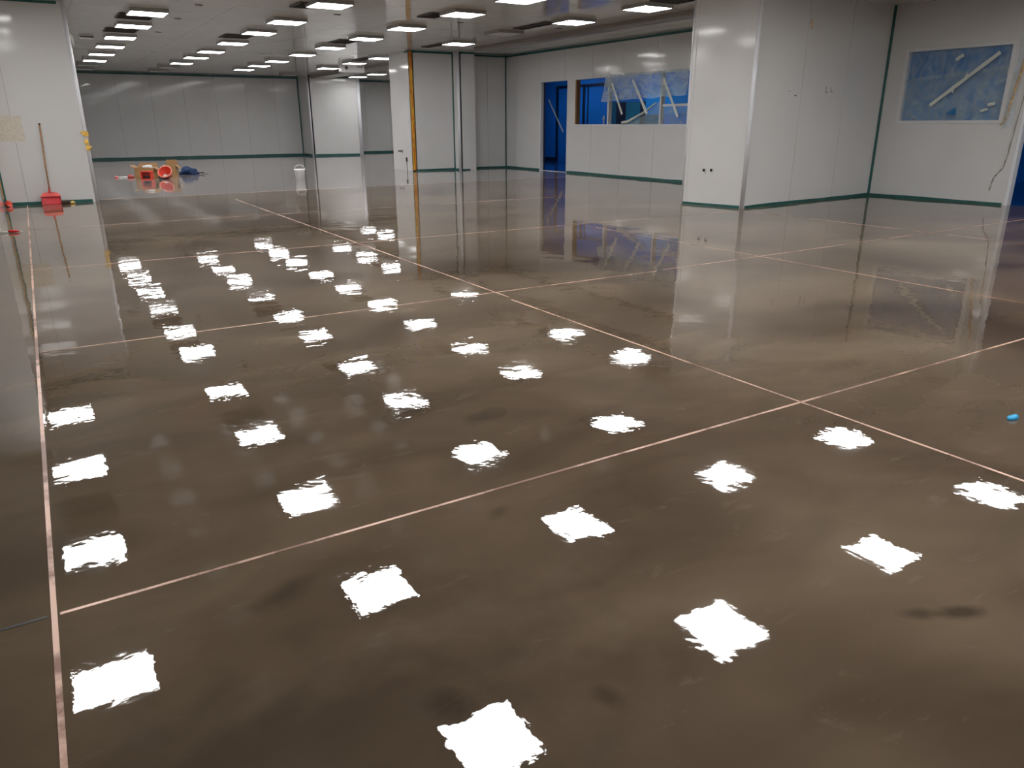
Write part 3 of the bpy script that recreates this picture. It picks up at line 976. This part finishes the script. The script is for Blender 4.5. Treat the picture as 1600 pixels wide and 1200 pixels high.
# beige residue on the left wall
from mathutils import noise as mnoise
bm = bmesh.new()
pts = []
N = 40
for i in range(N):
    a_ = 2 * math.pi * i / N
    cx, sz = math.cos(a_), math.sin(a_)
    k = 1 / max(abs(cx), abs(sz)) * (1 + 0.13 * mnoise.noise(Vector((cx * 3, sz * 3, 1))))
    pts.append((-0.24 + 0.24 * cx * k, 15.099, 1.21 + 0.20 * sz * k))
pv = [bm.verts.new((max(p[0], -0.465), p[1], p[2])) for p in pts]
qv = [bm.verts.new((max(p[0], -0.465), 15.097, p[2])) for p in pts]
bm.faces.new(qv)
for i in range(N):
    bm.faces.new((pv[i], pv[(i + 1) % N], qv[(i + 1) % N], qv[i]))
rp_ = thing('residue_patch', 'faint beige adhesive patch with dark dots on the left wall', 'patch')
finish('residue', bm, m_beige, rp_)
for i in range(3):
    for j in range(3):
        box('dot', -0.41 + 0.14 * i, -0.395 + 0.14 * i, 15.0955, 15.097, 1.08 + 0.12 * j, 1.095 + 0.12 * j, m_foamp, rp_)
# yellow and white tape scraps on the left post
def scrap(name, pts, w, mat, label, cat='tape'):
    bm = bmesh.new()
    rows = []
    for i, p in enumerate(pts):
        p = Vector(p)
        ww = w * (1 + 0.35 * math.sin(i * 2.3))
        s_ = Vector((ww / 2, 0, 0.35 * ww * math.sin(i * 1.9)))
        th = Vector((0, 0.004, 0))
        rows.append([bm.verts.new(p - s_), bm.verts.new(p + s_), bm.verts.new(p + s_ - th), bm.verts.new(p - s_ - th)])
    for a, b in zip(rows, rows[1:]):
        for j in range(4):
            bm.faces.new((a[j], a[(j + 1) % 4], b[(j + 1) % 4], b[j]))
    bm.faces.new(rows[0]); bm.faces.new(list(reversed(rows[-1])))
    return tag(finish(name, bm, mat), label, cat)
Yp = 15.082
scrap('tape_scrap', [(0.84, Yp, 1.16), (0.88, Yp - .01, 1.12), (0.90, Yp, 1.07)], 0.07, m_yel, 'uppermost yellow tape scrap on the left white corner post')
scrap('tape_scrap', [(0.875, Yp, 1.03), (0.87, Yp - .012, 0.98), (0.885, Yp, 0.93)], 0.05, m_yel, 'middle yellow tape scrap on the left white corner post')
scrap('tape_scrap', [(0.88, Yp, 0.92), (0.90, Yp - .02, 0.885), (0.88, Yp, 0.85)], 0.075, m_yel, 'lowest curled yellow tape scrap on the left white corner post')
scrap('tape_scrap', [(0.90, 15.10, 1.86), (0.98, 15.07, 1.885), (1.07, 15.08, 1.90)], 0.06, m_tapew, 'white torn tape end sticking out from the left corner post')
scrap('tape_scrap', [(0.905, 15.10, 2.66), (0.935, 15.08, 2.60), (0.945, 15.09, 2.48)], 0.03, m_tapew, 'white tape curl near the top of the left corner post')
# sealing foam, torn film and torn edge at the end of the right wall
rf = random.Random(3)
def wall_run(zz, yy, wob, n=26, off=0.012):
    out = []
    for i in range(n + 1):
        s = i / n * (len(zz) - 1)
        k = min(int(s), len(zz) - 2); t = s - k
        out.append(fR.pt(V(yy[k] * (1 - t) + yy[k + 1] * t + rf.uniform(-wob, wob)), off, zz[k] * (1 - t) + zz[k + 1] * t))
    return out
p = wall_run([2.25, 1.85, 1.55, 1.42], [6.33, 6.38, 6.42, 6.43], 0.004)
o = tube('foam_bead', p, [0.014 + 0.012 * abs(math.sin(i * 0.9)) for i in range(len(p))], m_foam)
tag(o, 'orange bead of sealing foam running down beside the right window', 'foam')
p = wall_run([1.42, 1.36, 1.30, 1.22], [6.43, 6.42, 6.46, 6.49], 0.014, 14)
o = tube('foam_clump', p, [0.012 + 0.016 * abs(math.sin(i * 1.7)) for i in range(len(p))], m_foamp)
tag(o, 'crumpled beige foam clump at the bottom of the orange bead', 'foam')
p = wall_run([1.9, 1.63, 1.17, 0.78, 0.56, 0.48, 0.40, 0.22], [6.22, 6.25, 6.285, 6.31, 6.345, 6.41, 6.46, 6.475], 0.006, 40, 0.012)
o = tube('torn_tape_edge', p, [0.006 + 0.003 * math.sin(i * 1.3) for i in range(len(p))], m_string)
tag(o, 'thin ragged torn tape edge trailing down the right wall end', 'torn tape')
sheet('plastic_sheet', fR, ((V(6.46), 1.15), (V(6.33), 1.2), (V(6.30), 3.05), (V(6.42), 3.05)), m_film,
      'narrow clear plastic strip hanging beside the right window', seed=21, amp=0.012, nrm=0.06, nu=8, nv=40)

# ------------------------------------------------------------------ things on the floor
# long handled dustpan leaning on the left wall
t = thing('dustpan', 'red long handled dustpan leaning upright against the left wall', 'dustpan', (0.195, 14.98, 0.0))
bm = bmesh.new()
# hollow scoop: open front edge on the floor, back wall upright
w0, w1_, d = 0.150, 0.12, 0.11
outer = [(-w0, -0.03, 0), (w0, -0.03, 0), (w0 - .01, -0.01, 0.13), (0.11, 0.04, 0.185), (0.05, 0.055, 0.195), (-0.05, 0.055, 0.195), (-0.11, 0.04, 0.185), (-w0 + .01, -0.01, 0.13)]
A_ = [bm.verts.new(p) for p in outer]
B_ = [bm.verts.new((p[0] * 0.93, p[1] + 0.045, p[2] * 0.9 + 0.004)) for p in outer]
bm.faces.new(A_); bm.faces.new(list(reversed(B_)))
for i in range(8):
    bm.faces.new((A_[i], B_[i], B_[(i + 1) % 8], A_[(i + 1) % 8]))
finish('scoop', bm, m_red, t, bevel=0.006)
prism('rim', [(-0.15, -0.024, 0.125), (0.15, -0.024, 0.125), (0.105, 0.028, 0.182), (-0.105, 0.028, 0.182)], (0, -0.012, 0.006), m_pink, t)
for sx in (-0.06, 0.03):
    prism('rib', [(sx, -0.022, 0.125), (sx + 0.03, -0.022, 0.125), (sx + 0.03, 0.03, 0.178), (sx, 0.03, 0.178)], (0, -0.02, 0.01), m_pink, t)
tube('socket', [(0.0, 0.03, 0.16), (-0.004, 0.038, 0.25)], [0.02, 0.016], m_red, t)
tube('handle', [(0.0, 0.034, 0.2), (0.01, 0.06, 0.6), (0.03, 0.085, 0.95), (0.045, 0.108, 1.27)], 0.0125, m_wood, t, 10)
tube('grip_end', [(0.0445, 0.107, 1.262), (0.0455, 0.109, 1.285)], 0.0145, m_brushb, t, 10)
# hand brush lying beside it
t = thing('hand_brush', 'dark brown hand brush with yellow bristles lying beside the red dustpan', 'brush', (0.33, 14.93, 0.0))
bm = bmesh.new(); bbox(bm, 0.0, 0.13, -0.035, 0.035, 0.0, 0.055); finish('block', bm, m_brushb, t, bevel=0.012)
lump('bristles', 0.04, (1.15, 0.9, 0.7), m_bristle, t, (0.165, 0, 0.0), 0.3, 6, 3)
# pile of red and yellow film at the left corner
t = thing('plastic_bundle', 'crumpled red and pink plastic bundle at the left photo edge by wall', 'bundle', (-0.415, 14.95, 0))
lump('red_film', 0.058, (0.85, 1.2, 1.0), m_redor, t, (0, 0, 0), 0.35, 12)
lump('pink_film', 0.034, (1.1, 1.0, 0.7), m_pink, t, (0.015, -0.07, 0), 0.35, 15)
# red tool left on the floor
t = thing('scraper', 'red handled scraper with grey rod lying on floor at left edge', 'scraper', (-0.37, 11.18, 0.0), -0.10)
tube('handle', [(-0.01, 0, 0.018), (0.02, 0, 0.02), (0.07, 0, 0.02), (0.11, 0, 0.016)], [0.010, 0.018, 0.018, 0.008], m_red, t, 12)
tube('rod', [(-0.11, 0, 0.012), (-0.01, 0, 0.018)], 0.008, m_tapew, t, 8)
tube('tip', [(0.108, 0, 0.016), (0.145, 0, 0.012)], [0.006, 0.003], m_tapew, t, 8)

# cardboard boxes: open cartons with flaps
def carton(name, loc, rz, w, d, h, label, flaps):
    t = thing(name, label, 'box', loc, rz)
    bm = bmesh.new()
    k = 0.006
    bbox(bm, -w / 2, w / 2, -d / 2, d / 2, 0, k)
    bbox(bm, -w / 2, w / 2, -d / 2, -d / 2 + k, k, h); bbox(bm, -w / 2, w / 2, d / 2 - k, d / 2, k, h)
    bbox(bm, -w / 2, -w / 2 + k, -d / 2 + k, d / 2 - k, k, h); bbox(bm, w / 2 - k, w / 2, -d / 2 + k, d / 2 - k, k, h)
    finish('carton', bm, m_card, t)
    for side, ang in flaps:
        if side in 'fb':
            s = -1 if side == 'f' else 1
            y = s * d / 2
            o = prism('flap', [(-w / 2, y, h), (w / 2, y, h), (w / 2 - .01, y + s * 0.12 * math.cos(ang), h + 0.12 * math.sin(ang)), (-w / 2 + .01, y + s * 0.12 * math.cos(ang), h + 0.12 * math.sin(ang))], (0, 0, 0.004), m_cardin, t)
        else:
            s = -1 if side == 'l' else 1
            x = s * w / 2
            prism('flap', [(x, -d / 2, h), (x, d / 2, h), (x + s * 0.12 * math.cos(ang), d / 2 - .01, h + 0.12 * math.sin(ang)), (x + s * 0.12 * math.cos(ang), -d / 2 + .01, h + 0.12 * math.sin(ang))], (0, 0, 0.004), m_cardin, t)
    return t
carton('cardboard_box', (2.42, 21.20, 0), -0.45, 0.46, 0.30, 0.26, 'left, wider open brown cardboard box behind the square red crate', (('l', 0.5), ('b', 0.9), ('r', -0.6)))
carton('cardboard_box', (3.02, 21.35, 0), -0.40, 0.28, 0.24, 0.30, 'right, taller brown cardboard box behind the red scoop', (('b', 1.2), ('r', -0.8)))
o = lump('crumpled_paper', 0.10, (1.3, 0.7, 0.5), m_paper, None, (0, 0, 0), 0.3, 31)
o.location = (2.47, 21.22, 0.235)
tag(o, 'white crumpled paper filling the wider cardboard box top', 'paper')
# square red crate lying on its side: a frame open towards us
t = thing('red_crate', 'small square red crate on its side before the cardboard box', 'crate', (2.33, 20.60, 0), -0.42)
bm = bmesh.new()
w, h, d, k = 0.25, 0.20, 0.20, 0.028
bbox(bm, -w / 2, w / 2, 0, d, 0, k); bbox(bm, -w / 2, w / 2, 0, d, h - k, h)
bbox(bm, -w / 2, -w / 2 + k, 0, d, k, h - k); bbox(bm, w / 2 - k, w / 2, 0, d, k, h - k)
finish('shell', bm, m_redor, t, bevel=0.004)
bm = bmesh.new(); bbox(bm, -w / 2 + k, w / 2 - k, d - 0.03, d - 0.015, k, h - k); finish('bottom', bm, m_pink, t)
lump('dark_rag', 0.06, (1.4, 0.8, 0.6), m_black, t, (0, 0.06, k), 0.3, 41)
# red round basin tipped towards us
t = thing('red_basin', 'round red basin tipped forward between the two cardboard boxes', 'basin', (2.78, 20.66, 0.0), -0.5)
bs = lathe('bowl', [(0.09, 0.0), (0.135, 0.13), (0.155, 0.16), (0.165, 0.165), (0.160, 0.152), (0.125, 0.02), (0.085, 0.012)], m_redor, t)
bs.rotation_euler = (math.radians(52), 0, 0); bs.location = (0, 0.10, 0.074)
rm = lathe('rim', [(0.150, 0.160), (0.172, 0.160), (0.172, 0.170), (0.150, 0.170)], m_rim, t, cap=False)
rm.rotation_euler = bs.rotation_euler; rm.location = bs.location
lump('white_cloth', 0.06, (1.1, 0.6, 0.8), m_paper, t, (0.0, 0.015, 0.055), 0.3, 51, 3, False)
o = lump('black_bag', 0.12, (1.3, 0.9, 1.25), m_black, None, (0, 0, 0), 0.3, 61)
o.location = (2.80, 21.58, 0.0)
tag(o, 'black rumpled bag behind the red basin, between the cardboard boxes', 'bag')
t = thing('white_bottle', 'slim white bottle standing between black bag and taller box', 'bottle', (2.84, 21.15, 0))
lathe('body', [(0.03, 0), (0.034, 0.02), (0.034, 0.2), (0.015, 0.24), (0.015, 0.27), (0.0, 0.27)], m_white, t, 16)
lathe('cap', [(0.018, 0.265), (0.018, 0.3), (0.0, 0.3)], m_tapew, t, 12)
# scraps left of the boxes
for k_, (x, y, m_, lab, sc) in enumerate(((1.78, 21.75, m_pink, 'small red scrap, farthest left of the floor litter', (1.0, 0.7, 0.5)),
        (1.90, 21.70, m_paper, 'white crumpled scrap next to the leftmost red scrap', (1.7, 0.8, 0.35)),
        (2.00, 21.82, m_paper, 'pale flat scrap in the middle of the floor litter', (1.4, 1.0, 0.3)),
        (2.10, 21.66, m_pink, 'larger red scrap just left of the cardboard box', (1.5, 1.0, 0.8)))):
    o = lump('plastic_scrap', 0.055, sc, m_, None, (0, 0, 0), 0.4, 70 + k_, 2)
    o.location = (x, y, 0)
    tag(o, lab, 'scrap', 'litter left of the boxes')
# blue jacket heap and stick
t = thing('blue_jacket', 'dark blue jacket heaped on the floor right of the boxes', 'jacket', (3.55, 22.10, 0), -0.5)
lump('body', 0.17, (1.25, 0.85, 0.75), m_navyf, t, (-0.02, 0, 0), 0.30, 81, 4)
lump('sleeve', 0.10, (1.3, 0.8, 0.6), m_navyf, t, (0.14, -0.06, 0), 0.3, 83, 3)
tube('collar', [(-0.10, -0.06, 0.15), (-0.03, -0.03, 0.185), (0.06, -0.02, 0.175), (0.11, -0.05, 0.13)], 0.02, m_navyf, t)
t = thing('trowel', 'dark flat trowel lying on the floor beside the blue jacket', 'trowel', (3.90, 22.10, 0), -0.5)
bm = bmesh.new(); bbox(bm, -0.02, 0.15, -0.035, 0.035, 0.002, 0.012); finish('blade', bm, m_grey, t, bevel=0.003)
tube('handle', [(-0.13, 0, 0.03), (0.04, 0, 0.045)], 0.015, m_blk, t)
# white bucket
t = thing('white_bucket', 'white plastic bucket with raised wire handle standing alone on floor', 'bucket', (5.46, 18.5, 0))
lathe('body', [(0.098, 0.0), (0.118, 0.215), (0.127, 0.22), (0.127, 0.248), (0.119, 0.248), (0.112, 0.21), (0.093, 0.008)], m_white, t, 32)
bm = bmesh.new()
for k_ in range(1):
    pts_ = [(0.128 * math.cos(a_), -0.02, 0.235 + 0.105 * math.sin(a_)) for a_ in [math.pi * i / 14 for i in range(15)]]
rz_ = math.radians(-30)
pts_ = [(p[0] * math.cos(rz_), p[0] * math.sin(rz_) - 0.02, p[2]) for p in pts_]
tube_bm(bm, pts_, 0.006, 8)
finish('handle', bm, m_white, t, smooth=True)
# blue floor reflection at the right edge, put in as a coloured lump
o = lump('blue_floor_reflection', 0.022, (1.5, 0.8, 0.6), m_cyan, None, (0, 0, 0), 0.35, 91, 2)
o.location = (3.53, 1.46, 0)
tag(o, 'tiny bright blue reflection on the floor, shaped as a small lump, at the right photo edge', 'scrap')
